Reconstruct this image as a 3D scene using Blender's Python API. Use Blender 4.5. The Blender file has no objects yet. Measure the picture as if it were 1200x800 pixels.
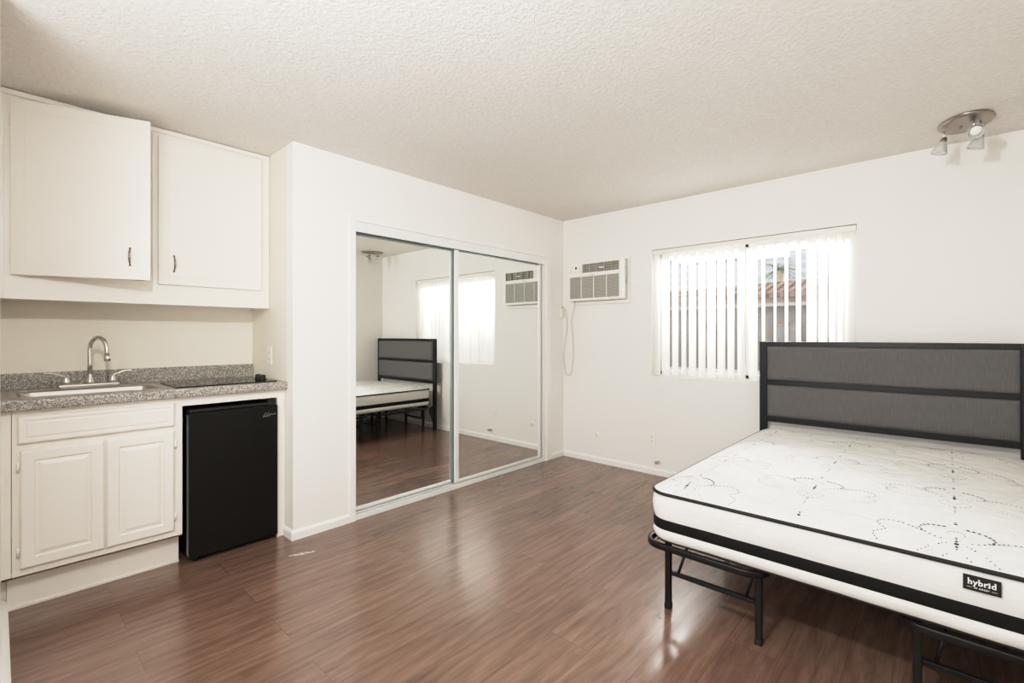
import bpy, bmesh, math, random
from mathutils import Vector, Matrix, noise
random.seed(7)
S = bpy.context.scene
COL = S.collection
PI = math.pi

# ------------------------------------------------------------------ materials
def lin(r, g, b):
    f = lambda u: (u/255/12.92) if u/255 <= .04045 else ((u/255+.055)/1.055)**2.4
    return (f(r), f(g), f(b), 1)

class NT:
    def __init__(self, name):
        m = bpy.data.materials.new(name); m.use_nodes = True
        self.m = m; self.t = m.node_tree; self.n = self.t.nodes; self.l = self.t.links
        self.b = self.n['Principled BSDF']; self.out = self.n['Material Output']
        self._c = None
    def node(self, typ, **kw):
        nd = self.n.new(typ)
        for k, v in kw.items():
            if k.startswith('i_'): nd.inputs[k[2:].replace('_', ' ')].default_value = v
            else: setattr(nd, k, v)
        return nd
    def link(self, a, b): self.l.new(a, b)
    def coord(self, scale=(1, 1, 1), loc=(0, 0, 0), rot=(0, 0, 0)):
        if not self._c:
            self._c = self.node('ShaderNodeTexCoord')
        mp = self.node('ShaderNodeMapping')
        mp.inputs['Scale'].default_value = scale; mp.inputs['Location'].default_value = loc; mp.inputs['Rotation'].default_value = rot
        self.link(self._c.outputs['Object'], mp.inputs['Vector'])
        return mp.outputs['Vector']
    def noise(self, vec, scale, detail=3, rough=.55, dist=0):
        nd = self.node('ShaderNodeTexNoise')
        nd.inputs['Scale'].default_value = scale; nd.inputs['Detail'].default_value = detail
        nd.inputs['Roughness'].default_value = rough; nd.inputs['Distortion'].default_value = dist
        self.link(vec, nd.inputs['Vector']); return nd.outputs['Fac']
    def ramp(self, fac, stops):
        r = self.node('ShaderNodeValToRGB'); e = r.color_ramp.elements
        while len(e) < len(stops): e.new(.5)
        for el, (p, c) in zip(e, stops): el.position = p; el.color = c
        self.link(fac, r.inputs['Fac']); return r.outputs['Color']
    def mix(self, fac, a, b, mode='MIX'):
        x = self.node('ShaderNodeMix'); x.data_type = 'RGBA'; x.blend_type = mode
        for s, v in ((x.inputs[0], fac), (x.inputs[6], a), (x.inputs[7], b)):
            if hasattr(v, 'is_output'): self.link(v, s)
            else: s.default_value = v
        return x.outputs[2]
    def math(self, op, a, b=0.0, c=None):
        x = self.node('ShaderNodeMath'); x.operation = op
        for s, v in zip(x.inputs, (a, b, c)):
            if v is None: continue
            if hasattr(v, 'is_output'): self.link(v, s)
            else: s.default_value = v
        return x.outputs[0]
    def bump(self, h, strength, dist=.01, normal=None):
        b = self.node('ShaderNodeBump'); b.inputs['Strength'].default_value = strength; b.inputs['Distance'].default_value = dist
        self.link(h, b.inputs['Height'])
        if normal is not None: self.link(normal, b.inputs['Normal'])
        self.link(b.outputs['Normal'], self.b.inputs['Normal']); return b.outputs['Normal']

def pm(name, col, rough=.5, metal=0, spec=.5, var=0, vscale=6, bump=0, bscale=80, bdist=.002, stretch=(1, 1, 1), emit=0):
    k = NT(name); b = k.b
    b.inputs['Base Color'].default_value = col; b.inputs['Roughness'].default_value = rough
    b.inputs['Metallic'].default_value = metal; b.inputs['Specular IOR Level'].default_value = spec
    v = k.coord(stretch)
    if var:
        n = k.noise(v, vscale, 4)
        dark = tuple(c*(1-var) for c in col[:3])+(1,); lite = tuple(min(1, c*(1+var)) for c in col[:3])+(1,)
        k.link(k.ramp(n, [(.3, dark), (.7, lite)]), b.inputs['Base Color'])
    if bump:
        k.bump(k.noise(v, bscale, 3), bump, bdist)
    if emit:
        b.inputs['Emission Color'].default_value = col; b.inputs['Emission Strength'].default_value = emit
    return k.m

M = {}
M['wall'] = pm('wall_paint', lin(237, 234, 229), .6, spec=.25, var=.012, vscale=1.4, bump=.12, bscale=120, bdist=.002)
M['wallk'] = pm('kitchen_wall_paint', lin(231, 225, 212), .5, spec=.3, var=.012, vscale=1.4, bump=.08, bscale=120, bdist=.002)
M['trim'] = pm('trim_gloss_paint', lin(239, 236, 231), .35, spec=.4, var=.01, vscale=4)
M['cab'] = pm('cabinet_cream_paint', lin(235, 230, 221), .38, spec=.4, var=.015, vscale=3, bump=.05, bscale=60)
M['rawwood'] = pm('raw_wood_edge', lin(96, 72, 52), .7, var=.2, vscale=30)
M['chrome'] = pm('chrome', (.72, .70, .67, 1), .16, 1, var=.03, vscale=20)
M['nickel'] = pm('brushed_nickel', (.36, .32, .29, 1), .34, 1, var=.06, vscale=40)
M['steel'] = pm('stainless_steel', (.50, .48, .45, 1), .3, 1, var=.07, vscale=30, stretch=(14, 1, 14))
M['alu'] = pm('aluminium_frame', lin(236, 237, 234), .35, .12, var=.02, vscale=8)
M['aludk'] = pm('grey_green_aluminium', lin(150, 160, 156), .35, .6, var=.04, vscale=8)  # plain grey-green metal for the track, door stile and top rails
M['alugap'] = pm('dark_gap_shade', lin(40, 46, 46), .6, var=.1)  # shade inside the door gap and track groove, put into the colour
M['blackgloss'] = pm('black_glass', lin(14, 13, 12), .06, spec=.5, var=.1)
M['blackplastic'] = pm('black_plastic', lin(18, 17, 16), .35, var=.1)
M['fridge'] = pm('black_textured_fridge_skin', lin(12, 11, 9), .42, spec=.28, var=.08, vscale=12, bump=.08, bscale=500, bdist=.0006)
M['gasket'] = pm('grey_gasket_and_sheen', lin(120, 120, 114), .5, var=.05)  # gasket, burner rings and the sheen painted on the fridge door side
M['emblem'] = pm('silver_emblem', lin(176, 174, 168), .3, .7, var=.03)
M['blackmetal'] = pm('black_powder_coat', lin(15, 14, 14), .4, spec=.35, var=.08, vscale=25, bump=.06, bscale=300, bdist=.0005)
M['plastic'] = pm('white_plastic', lin(238, 235, 226), .4, var=.01)
M['acplastic'] = pm('air_conditioner_plastic', lin(238, 236, 228), .4, var=.01)
M['acgrille'] = pm('grille_grey_plastic', lin(186, 184, 175), .55, var=.03)
M['acdark'] = pm('vent_dark_grey', lin(142, 137, 127), .6, var=.06)
M['cord'] = pm('grey_cord_rubber', lin(190, 182, 168), .5, var=.03)
M['slot'] = pm('outlet_slot_dark', lin(60, 56, 50), .6, var=.05)
M['label'] = pm('black_label_cloth', lin(22, 21, 21), .8, var=.15, vscale=200)
M['letter'] = pm('white_label_thread', lin(236, 234, 228), .7, var=.02)
M['brass'] = pm('aged_valve_metal', lin(170, 158, 138), .4, .6, var=.1)

# floor: printed walnut laminate planks running along Y
k = NT('walnut_laminate')
v = k.coord((1, 1, 1), rot=(0, 0, PI/2))
br = k.node('ShaderNodeTexBrick'); br.offset = .37; br.offset_frequency = 2; br.squash = 1
br.inputs['Color1'].default_value = (0, 0, 0, 1); br.inputs['Color2'].default_value = (1, 1, 1, 1); br.inputs['Mortar'].default_value = (.5, .5, .5, 1)
br.inputs['Scale'].default_value = 1; br.inputs['Brick Width'].default_value = 1.21; br.inputs['Row Height'].default_value = .19
br.inputs['Mortar Size'].default_value = .0011; br.inputs['Mortar Smooth'].default_value = .2; br.inputs['Bias'].default_value = 0
k.link(v, br.inputs['Vector'])
pl = br.outputs['Color']
# offset the grain per plank
add = k.node('ShaderNodeVectorMath'); add.operation = 'ADD'
sc = k.node('ShaderNodeVectorMath'); sc.operation = 'SCALE'; sc.inputs['Scale'].default_value = 7.0
k.link(pl, sc.inputs[0]); k.link(k.coord((1, 1, 1)), add.inputs[0]); k.link(sc.outputs[0], add.inputs[1])
def stretched(s):
    mp = k.node('ShaderNodeMapping'); mp.inputs['Scale'].default_value = s
    k.link(add.outputs[0], mp.inputs['Vector']); return mp.outputs['Vector']
g1 = k.noise(stretched((5.5, 1.0, 1)), 1.0, 6, .62, 2.4)
g2 = k.noise(stretched((75, 5.0, 1)), 1.0, 4, .65, .9)
wv = k.node('ShaderNodeTexWave'); wv.wave_type = 'BANDS'; wv.bands_direction = 'X'
wv.inputs['Scale'].default_value = 3.6; wv.inputs['Distortion'].default_value = 11; wv.inputs['Detail'].default_value = 3.5; wv.inputs['Detail Scale'].default_value = 1.5; wv.inputs['Detail Roughness'].default_value = .6
k.link(stretched((1.5, .26, 1)), wv.inputs['Vector'])
c1 = k.ramp(g1, [(.28, lin(82, 59, 47)), (.5, lin(116, 89, 73)), (.76, lin(146, 117, 98))])
c2 = k.mix(.28, c1, k.ramp(wv.outputs['Fac'], [(.05, lin(80, 57, 45)), (.9, lin(138, 108, 90))]))
c3 = k.mix(.34, c2, k.ramp(g2, [(.3, lin(94, 70, 57)), (.66, lin(140, 110, 92))]), 'MIX')
c4 = k.mix(.5, c3, k.ramp(pl, [(0, lin(196, 186, 182)), (1, lin(245, 240, 236))]), 'MULTIPLY')
hs = k.node('ShaderNodeHueSaturation'); hs.inputs['Value'].default_value = 1.15; hs.inputs['Saturation'].default_value = .9
k.link(c4, hs.inputs['Color'])
c5 = k.mix(k.math('MULTIPLY', br.outputs['Fac'], .55), hs.outputs['Color'], lin(58, 40, 32))
def scuff(x, y, a, b, rot, col, prev, thr):
    # rubbed mark in the finish: noise broken ellipse at a spot on the boards
    mp = k.node('ShaderNodeMapping'); mp.vector_type = 'TEXTURE'
    mp.inputs['Location'].default_value = (x, y, 0); mp.inputs['Rotation'].default_value = (0, 0, rot); mp.inputs['Scale'].default_value = (a, b, 1)
    k.link(k._c.outputs['Object'], mp.inputs['Vector'])
    ln = k.node('ShaderNodeVectorMath'); ln.operation = 'LENGTH'; k.link(mp.outputs['Vector'], ln.inputs[0])
    inside = k.math('LESS_THAN', ln.outputs['Value'], 1.0)
    nz = k.math('GREATER_THAN', k.noise(k.coord((60, 60, 1)), 1.0, 3), thr)
    return k.mix(k.math('MULTIPLY', k.math('MULTIPLY', inside, nz), .8), prev, col)
c6 = scuff(.22, -2.82, .014, .07, -.35, lin(205, 196, 186), c5, .46)
c7 = scuff(2.0, -2.0, .02, .03, .5, lin(40, 28, 22), c6, .52)
k.link(c7, k.b.inputs['Base Color'])
k.link(k.ramp(g2, [(.2, (.19,)*3+(1,)), (.8, (.25,)*3+(1,))]), k.b.inputs['Roughness'])
k.b.inputs['Specular IOR Level'].default_value = 1.0
hgt = k.math('SUBTRACT', k.math('MULTIPLY', g2, .08), k.math('MULTIPLY', br.outputs['Fac'], 1.0))
k.bump(hgt, .06, .001)
M['floor'] = k.m

# sprayed knock-down ceiling
k = NT('sprayed_ceiling_texture')
k.b.inputs['Roughness'].default_value = .85; k.b.inputs['Specular IOR Level'].default_value = .1
v = k.coord()
n1 = k.noise(v, 54, 4, .6, .6)
n2 = k.noise(v, 1.1, 2)
k.link(k.mix(.5, k.ramp(n1, [(.3, lin(216, 212, 205)), (.65, lin(234, 231, 226))]), k.ramp(n2, [(.3, lin(226, 222, 216)), (.7, lin(234, 231, 226))])), k.b.inputs['Base Color'])
k.bump(k.ramp(n1, [(.38, (0, 0, 0, 1)), (.62, (1, 1, 1, 1))]), .42, .006)
M['ceiling'] = k.m

# speckled grey laminate worktop
k = NT('speckled_granite_laminate')
v = k.coord()
vo = k.node('ShaderNodeTexVoronoi'); vo.inputs['Scale'].default_value = 210; k.link(v, vo.inputs['Vector'])
sp = k.node('ShaderNodeSeparateColor'); k.link(vo.outputs['Color'], sp.inputs[0])
cc = k.ramp(sp.outputs[0], [(0, lin(70, 67, 63)), (.3, lin(120, 116, 110)), (.6, lin(162, 158, 150)), (.9, lin(214, 209, 200))])
k.link(k.mix(.35, cc, k.ramp(k.noise(v, 90, 3), [(.3, lin(98, 94, 88)), (.7, lin(184, 179, 170))])), k.b.inputs['Base Color'])
k.b.inputs['Roughness'].default_value = .32
M['counter'] = k.m

# mirror
k = NT('mirror_glass'); k.b.inputs['Base Color'].default_value = (.86, .875, .85, 1); k.b.inputs['Metallic'].default_value = 1; k.b.inputs['Roughness'].default_value = .004
M['mirror'] = k.m
# window glass
k = NT('window_glass')
tr = k.node('ShaderNodeBsdfTransparent'); gl = k.node('ShaderNodeBsdfGlossy'); gl.inputs['Roughness'].default_value = .01
fr = k.node('ShaderNodeFresnel'); fr.inputs['IOR'].default_value = 1.45
mx = k.node('ShaderNodeMixShader'); k.link(fr.outputs[0], mx.inputs[0]); k.link(tr.outputs[0], mx.inputs[1]); k.link(gl.outputs[0], mx.inputs[2])
k.link(mx.outputs[0], k.out.inputs['Surface'])
M['glass'] = k.m
# frosted shade glass
k = NT('frosted_glass'); k.b.inputs['Base Color'].default_value = (.93, .94, .92, 1); k.b.inputs['Roughness'].default_value = .32
k.b.inputs['Transmission Weight'].default_value = .55; k.b.inputs['IOR'].default_value = 1.3
k.bump(k.noise(k.coord(), 200, 2), .08, .001)
M['frost'] = k.m
M['bulb'] = pm('bulb_glass', (.95, .95, .93, 1), .08, spec=.8, var=.01)
# blind slats, thin translucent vinyl
k = NT('blind_vinyl')
d = k.node('ShaderNodeBsdfDiffuse'); d.inputs['Color'].default_value = lin(242, 239, 232)
t = k.node('ShaderNodeBsdfTranslucent'); t.inputs['Color'].default_value = lin(246, 244, 239)
mx = k.node('ShaderNodeMixShader'); mx.inputs[0].default_value = .5
nz = k.noise(k.coord((1, 1, .1)), 60, 2)
bm_ = k.node('ShaderNodeBump'); bm_.inputs['Strength'].default_value = .05; k.link(nz, bm_.inputs['Height']); k.link(bm_.outputs[0], d.inputs['Normal'])
k.link(d.outputs[0], mx.inputs[1]); k.link(t.outputs[0], mx.inputs[2]); k.link(mx.outputs[0], k.out.inputs['Surface'])
M['slat'] = k.m

# headboard cloth, grey with fine upright ribs
k = NT('grey_headboard_fabric')
v = k.coord((1, 1, 1))
wv = k.node('ShaderNodeTexWave'); wv.bands_direction = 'X'; wv.inputs['Scale'].default_value = 38; wv.inputs['Distortion'].default_value = 1.2; wv.inputs['Detail'].default_value = 2
k.link(v, wv.inputs['Vector'])
n1 = k.noise(k.coord((160, 20, 14)), 1, 3)
k.link(k.mix(.5, k.ramp(wv.outputs['Fac'], [(.1, lin(94, 92, 91)), (.9, lin(108, 106, 105))]), k.ramp(n1, [(.3, lin(90, 88, 87)), (.7, lin(114, 112, 111))])), k.b.inputs['Base Color'])
k.b.inputs['Roughness'].default_value = .85; k.b.inputs['Specular IOR Level'].default_value = .2; k.b.inputs['Sheen Weight'].default_value = .2
k.bump(wv.outputs['Fac'], .06, .001)
M['fabric'] = k.m
# mattress cloths
k = NT('quilted_white_knit')
v = k.coord()
k.link(k.ramp(k.noise(v, 9, 4), [(.3, lin(217, 216, 212)), (.7, lin(226, 225, 222))]), k.b.inputs['Base Color'])
k.b.inputs['Roughness'].default_value = .85; k.b.inputs['Specular IOR Level'].default_value = .15
q1 = k.noise(k.coord(), 5.5, 2, .4, 2.5); q2 = k.noise(k.coord(), 26, 3)
vq = k.node('ShaderNodeTexWave'); vq.wave_type = 'RINGS'; vq.rings_direction = 'SPHERICAL'; vq.inputs['Scale'].default_value = 1.6; vq.inputs['Distortion'].default_value = 9; vq.inputs['Detail'].default_value = 1; vq.inputs['Detail Scale'].default_value = 1.3
k.link(k.coord((1, 1, 0)), vq.inputs['Vector'])
k.bump(k.math('ADD', k.math('MULTIPLY', q1, 1.2), k.math('ADD', k.math('MULTIPLY', q2, .3), k.math('MULTIPLY', k.ramp(vq.outputs['Fac'], [(0, (0, 0, 0, 1)), (.18, (1, 1, 1, 1))]), .45))), .6, .014)
M['quilt'] = k.m
M['quiltside'] = pm('white_side_knit', lin(224, 222, 216), .85, spec=.15, var=.015, vscale=6, bump=.35, bscale=9, bdist=.012, stretch=(1, 1, 3))
M['dots'] = pm('charcoal_stitch', lin(48, 48, 48), .8, var=.2, vscale=90)
M['band'] = pm('black_band_cloth', lin(20, 19, 19), .8, spec=.2, var=.2, vscale=120, bump=.2, bscale=260, bdist=.001)
M['piping'] = pm('black_piping_cloth', lin(15, 14, 14), .7, var=.15, vscale=120)
# outdoors
def dim(c, f=1.5): return (c[0]*f, c[1]*f, c[2]*f, 1)
k = NT('tower_cladding')
v = k.coord((1, 1, 1))
b2 = k.node('ShaderNodeTexBrick'); b2.offset = 0; b2.inputs['Scale'].default_value = 1; b2.inputs['Brick Width'].default_value = 1.1; b2.inputs['Row Height'].default_value = .75; b2.inputs['Mortar Size'].default_value = .16
b2.inputs['Color1'].default_value = dim((.085, .10, .12, 1)); b2.inputs['Color2'].default_value = dim((.095, .11, .13, 1)); b2.inputs['Mortar'].default_value = dim((.14, .145, .155, 1))
k.link(k.coord((1, 1, 1), rot=(PI/2, 0, 0)), b2.inputs['Vector']); k.link(b2.outputs['Color'], k.b.inputs['Base Color'])
M['tower'] = k.m
M['stucco'] = pm('pink_beige_stucco', dim((.067, .05, .044, 1)), .9, var=.08, vscale=3)
M['greywall'] = pm('grey_render', dim((.052, .048, .047, 1)), .9, var=.1, vscale=2)
M['whitewall'] = pm('white_render', dim((.095, .09, .086, 1)), .9, var=.05, vscale=2)
k = NT('clay_tiles')
wv = k.node('ShaderNodeTexWave'); wv.bands_direction = 'X'; wv.inputs['Scale'].default_value = 1.6; wv.inputs['Distortion'].default_value = .6
k.link(k.coord(), wv.inputs['Vector']); k.link(k.ramp(wv.outputs['Fac'], [(.2, dim((.022, .015, .013, 1))), (.8, dim((.06, .042, .036, 1)))]), k.b.inputs['Base Color']); k.bump(wv.outputs['Fac'], .6, .05)
M['tiles'] = k.m
M['darkpane'] = pm('dark_outdoor_pane', dim((.015, .016, .017, 1)), .2, var=.1)
M['leaf'] = pm('palm_green', dim((.035, .042, .024, 1)), .6, var=.3, vscale=4)
M['bark'] = pm('palm_bark', dim((.1, .08, .06, 1)), .9, var=.2, vscale=8)
M['ground'] = pm('asphalt', dim((.06, .058, .056, 1)), .9, var=.1, vscale=2)

for n_ in ('tower', 'stucco', 'greywall', 'whitewall', 'tiles', 'leaf', 'bark', 'ground'): M[n_].node_tree.nodes['Principled BSDF'].inputs['Specular IOR Level'].default_value = 0

# ------------------------------------------------------------------ mesh helpers
def BM(): return bmesh.new()
def box(bm, x0, x1, y0, y1, z0, z1, bev=0, seg=2, mat=0, rot=None):
    """axis aligned box, optional rounded edges, optional (matrix) applied after"""
    t = bmesh.new()
    vs = [t.verts.new((x, y, z)) for x in (x0, x1) for y in (y0, y1) for z in (z0, z1)]
    for f in ((0, 1, 3, 2), (4, 6, 7, 5), (0, 4, 5, 1), (2, 3, 7, 6), (0, 2, 6, 4), (1, 5, 7, 3)):
        t.faces.new([vs[i] for i in f])
    bmesh.ops.recalc_face_normals(t, faces=t.faces)
    if bev: bmesh.ops.bevel(t, geom=list(t.edges), offset=bev, segments=seg, profile=.6, affect='EDGES')
    if rot is not None: bmesh.ops.transform(t, matrix=rot, verts=t.verts)
    merge(bm, t, mat); return bm
def merge(bm, t, mat=0):
    mp = {}
    for v in t.verts: mp[v] = bm.verts.new(v.co)
    for f in t.faces:
        try:
            nf = bm.faces.new([mp[v] for v in f.verts]); nf.material_index = mat or f.material_index; nf.smooth = f.smooth
        except ValueError: pass
    t.free()
def frames(pts, closed=False):
    n = len(pts); out = []
    T = []
    for i in range(n):
        a = pts[(i-1) % n] if (closed or i > 0) else pts[i]; b = pts[(i+1) % n] if (closed or i < n-1) else pts[i]
        T.append((b-a).normalized())
    up = Vector((0, 0, 1)) if abs(T[0].z) < .9 else Vector((1, 0, 0))
    N = (up - T[0]*up.dot(T[0])).normalized()
    for i in range(n):
        if i:
            N = (N - T[i]*N.dot(T[i]))
            N = N.normalized() if N.length > 1e-6 else Vector((1, 0, 0))
        out.append((T[i], N, T[i].cross(N)))
    return out
def tube(bm, pts, r, n=10, closed=False, cap=True, prof=None):
    """swept tube; r number or list; prof = optional (w,h) gives a rounded flat section"""
    pts = [Vector(p) for p in pts]; fr = frames(pts, closed); rings = []
    for i, (p, (T, N, B)) in enumerate(zip(pts, fr)):
        rr = r[i] if isinstance(r, (list, tuple)) else r
        ring = []
        for j in range(n):
            a = 2*PI*j/n
            cx, cy = math.cos(a), math.sin(a)
            if prof:
                sx = math.copysign(abs(cx)**.4, cx)*prof[0]; sy = math.copysign(abs(cy)**.4, cy)*prof[1]
                ring.append(bm.verts.new(p+N*sx+B*sy))
            else: ring.append(bm.verts.new(p+N*cx*rr+B*cy*rr))
        rings.append(ring)
    m = len(rings)
    for i in range(m if closed else m-1):
        A, Bq = rings[i], rings[(i+1) % m]
        for j in range(n):
            f = bm.faces.new((A[j], A[(j+1) % n], Bq[(j+1) % n], Bq[j])); f.smooth = True
    if cap and not closed:
        bm.faces.new(rings[0][::-1]); bm.faces.new(rings[-1])
    return bm
def lathe(bm, prof, mat4=None, n=24, sx=1, sy=1, smooth=True):
    """prof: list of (r, z) revolved round local z"""
    mat4 = mat4 or Matrix(); rings = []
    for r, z in prof:
        if r < 1e-6: rings.append([bm.verts.new(mat4 @ Vector((0, 0, z)))])
        else: rings.append([bm.verts.new(mat4 @ Vector((r*sx*math.cos(2*PI*j/n), r*sy*math.sin(2*PI*j/n), z))) for j in range(n)])
    for A, B in zip(rings, rings[1:]):
        for j in range(n):
            q = [A[j % len(A)], A[(j+1) % len(A)], B[(j+1) % len(B)], B[j % len(B)]]
            u = []
            for w in q:
                if w not in u: u.append(w)
            if len(u) > 2:
                f = bm.faces.new(u); f.smooth = smooth
    return bm
def prism(bm, poly, axis, a0, a1):
    """extrude 2-D polygon; axis 'x' -> poly is (y,z), 'y' -> (x,z), 'z' -> (x,y)"""
    def P(u, w, a): return {'x': (a, u, w), 'y': (u, a, w), 'z': (u, w, a)}[axis]
    A = [bm.verts.new(P(u, w, a0)) for u, w in poly]; B = [bm.verts.new(P(u, w, a1)) for u, w in poly]
    n = len(poly); bm.faces.new(A); bm.faces.new(B[::-1])
    for i in range(n): bm.faces.new((A[i], B[i], B[(i+1) % n], A[(i+1) % n]))
    return bm
def zto(p, d):
    """matrix placing local z along d at p"""
    q = Vector((0, 0, 1)).rotation_difference(Vector(d).normalized())
    return Matrix.Translation(Vector(p)) @ q.to_matrix().to_4x4()
def arc(c, r, a0, a1, n, plane='xz'):
    out = []
    for i in range(n+1):
        a = math.radians(a0+(a1-a0)*i/n); u, w = r*math.cos(a), r*math.sin(a)
        out.append({'xz': (c[0]+u, c[1], c[2]+w), 'xy': (c[0]+u, c[1]+w, c[2]), 'yz': (c[0], c[1]+u, c[2]+w)}[plane])
    return out
def catmull(P, n=8, closed=False):
    P = [Vector(p) for p in P]; out = []; m = len(P)
    for i in range(m if closed else m-1):
        g = lambda j: P[j % m] if closed else P[max(0, min(m-1, j))]
        p0, p1, p2, p3 = g(i-1), g(i), g(i+1), g(i+2)
        for s in range(n):
            t = s/n
            out.append(.5*((2*p1)+(p2-p0)*t+(2*p0-5*p1+4*p2-p3)*t*t+(3*p1-p0-3*p2+p3)*t**3))
    if not closed: out.append(P[-1])
    return out

def obj(name, bm, mats, parent=None, base=None, recalc=True, auto=False):
    if recalc: bmesh.ops.recalc_face_normals(bm, faces=bm.faces)
    me = bpy.data.meshes.new(name)
    b = Vector(base) if base is not None else (Vector(parent['_b']) if parent else Vector((0, 0, 0)))
    bmesh.ops.translate(bm, vec=-b, verts=bm.verts)
    bm.to_mesh(me); bm.free()
    for m in (mats if isinstance(mats, (list, tuple)) else [mats]): me.materials.append(M[m])
    o = bpy.data.objects.new(name, me); COL.objects.link(o)
    o['_b'] = tuple(b)
    if parent: o.parent = parent
    else: o.location = b
    return o
def tag(o, label, cat, group=None):
    o['label'] = label; o['category'] = cat
    if group: o['group'] = group
    return o
def thing(name, label, cat, base, group=None):
    o = bpy.data.objects.new(name, None); COL.objects.link(o); o.location = base; o['_b'] = tuple(base); o.empty_display_size = .1
    return tag(o, label, cat, group)
def struct(name, bm, mats, parent=None, base=None):
    o = obj(name, bm, mats, parent, base)
    if not parent: o['kind'] = 'structure'
    return o
def B(*a, **kw): return box(BM(), *a, **kw)

# ------------------------------------------------------------------ room shell
H = 2.44; XR = 3.345; YR = -5.6
KX = -.68; KY0 = -3.997; KY1 = -2.779
OY0, OY1, OZ = -2.367, -.335, 1.99        # closet opening
WX0, WX1, WZ0, WZ1 = .985, 2.492, .872, 2.022
struct('floor', B(-.8, XR+.1, YR-.1, .14, -.06, 0), 'floor')
struct('ceiling', B(-.8, XR+.1, YR-.1, .14, H, H+.06), 'ceiling')
bm = BM()
box(bm, -.8, WX0, 0, .14, 0, H); box(bm, WX1, XR+.1, 0, .14, 0, H); box(bm, WX0, WX1, 0, .14, 0, WZ0); box(bm, WX0, WX1, 0, .14, WZ1, H)
struct('wall_window', bm, 'wall')
bm = BM()
box(bm, -.1, 0, KY1, OY0, 0, H); box(bm, -.1, 0, OY1, 0, 0, H); box(bm, -.1, 0, OY0, OY1, OZ, H)
struct('wall_closet', bm, 'wall')
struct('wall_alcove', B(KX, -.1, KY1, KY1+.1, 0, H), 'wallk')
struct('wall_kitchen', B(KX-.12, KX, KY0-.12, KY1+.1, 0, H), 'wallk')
struct('wall_left', B(KX, .55, KY0-.12, KY0, 0, H, bev=.004), 'wall')
struct('wall_right', B(XR, XR+.1, YR, 0, 0, H), 'wall')
struct('wall_rear', B(-.8, XR, YR-.1, YR, 0, H), 'wall')
struct('wall_side', B(-.8, -.7, YR, KY0-.12, 0, H), 'wall')
struct('wall_closet_back', B(KX, KX+.03, KY1+.1, 0, 0, H), 'wall')

def base_prof(): return [(0, 0), (.013, 0), (.013, .042), (.009, .050), (.004, .056), (0, .058)]
def bb_x(bm, x0, x1, y, s=-1):      # along X on a wall at y, facing s*y
    return prism(bm, [(y+s*u, w) for u, w in base_prof()], 'x', x0, x1)
def bb_y(bm, y0, y1, x):            # along Y on a wall at x facing +x
    return prism(bm, [(x+u, w) for u, w in base_prof()], 'y', y0, y1)
struct('baseboard_window', bb_x(BM(), 0, XR, 0), 'trim')
bm = BM(); bb_y(bm, KY1-.013, OY0-.043, 0); struct('baseboard_closet', bm, 'trim')
bm = BM(); bb_y(bm, OY1+.115, -.013, 0); struct('baseboard_corner', bm, 'trim')
struct('baseboard_alcove', bb_x(BM(), -.117, -.0002, KY1), 'trim')
bm = BM(); prism(bm, [(KY0+u*2, w) for u, w in base_prof()], 'x', -.195, .56); struct('baseboard_left', bm, 'trim')
bm = BM(); prism(bm, [(XR-u, w) for u, w in base_prof()], 'y', YR, -.013); struct('baseboard_right', bm, 'trim')

# closet casing
def casing_y(y0, y1, zt):
    return B(.0, .014, y0, y1, 0, zt, bev=.004)
struct('trim_1', casing_y(OY0-.045, OY0, 2.062), 'trim')
struct('trim_2', casing_y(OY1+.035, OY1+.112, 2.062), 'trim')
bm = BM(); box(bm, 0, .014, OY0, OY1+.035, OZ+.035, 2.062, bev=.004); struct('trim_3', bm, 'trim')
# fascia that hides the sliding track
bm = BM(); box(bm, -.004, .011, OY0+.002, OY1+.034, 1.955, OZ+.034, bev=.003); struct('trim_4', bm, 'alu')
# jamb liners
bm = BM(); box(bm, -.1, .0, OY1-.004, OY1+.0, 0, OZ); struct('trim_5', bm, 'trim')
# top track
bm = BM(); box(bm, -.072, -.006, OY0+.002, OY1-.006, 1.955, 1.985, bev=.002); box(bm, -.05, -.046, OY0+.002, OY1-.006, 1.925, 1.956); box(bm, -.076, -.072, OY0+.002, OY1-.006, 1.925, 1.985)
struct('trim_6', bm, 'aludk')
# bottom track: base plate with raised guides
bm = BM(); box(bm, -.068, .004, OY0+.002, OY1-.006, 0, .03, bev=.003); box(bm, -.066, -.055, OY0+.002, OY1-.006, .03, .042, bev=.002); box(bm, -.032, -.024, OY0+.002, OY1-.006, .03, .042, bev=.002); box(bm, -.004, .004, OY0+.002, OY1-.006, .026, .04, bev=.002)
t_ = struct('trim_7', bm, 'alu')
struct('track_groove', B(-.0225, -.0055, OY0+.004, OY1-.008, .0302, .034), 'alugap', t_)  # dark strip carrying the shade of the groove in its colour

def mirror_door(name, xf, y0, y1, z0, z1, lstile, rstile, lm, rm):
    d = bpy.data.objects.new(name, None); COL.objects.link(d); d.location = (xf, (y0+y1)/2, z0); d['_b'] = tuple(d.location); d['kind'] = 'structure'
    obj('mirror', B(xf-.012, xf-.004, y0+.004, y1-.004, z0+.006, z1-.006), 'mirror', d)
    for w, ya, yb, m in ((lstile, y0, y0+lstile, lm), (rstile, y1-rstile, y1, rm)):
        obj('door_stile', B(xf-.018, xf+.004, ya, yb, z0, z1, bev=.003), m, d)
    obj('door_rail', B(xf-.018, xf+.003, y0+lstile, y1-rstile, z0, z0+.022, bev=.003), 'alu', d)
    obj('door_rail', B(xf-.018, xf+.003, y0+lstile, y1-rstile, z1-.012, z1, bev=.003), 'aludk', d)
    return d
d1 = mirror_door('door_1', -.030-.006, OY0+.004, -1.462, .052, 1.950, .004, .036, 'alu', 'aludk')
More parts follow.
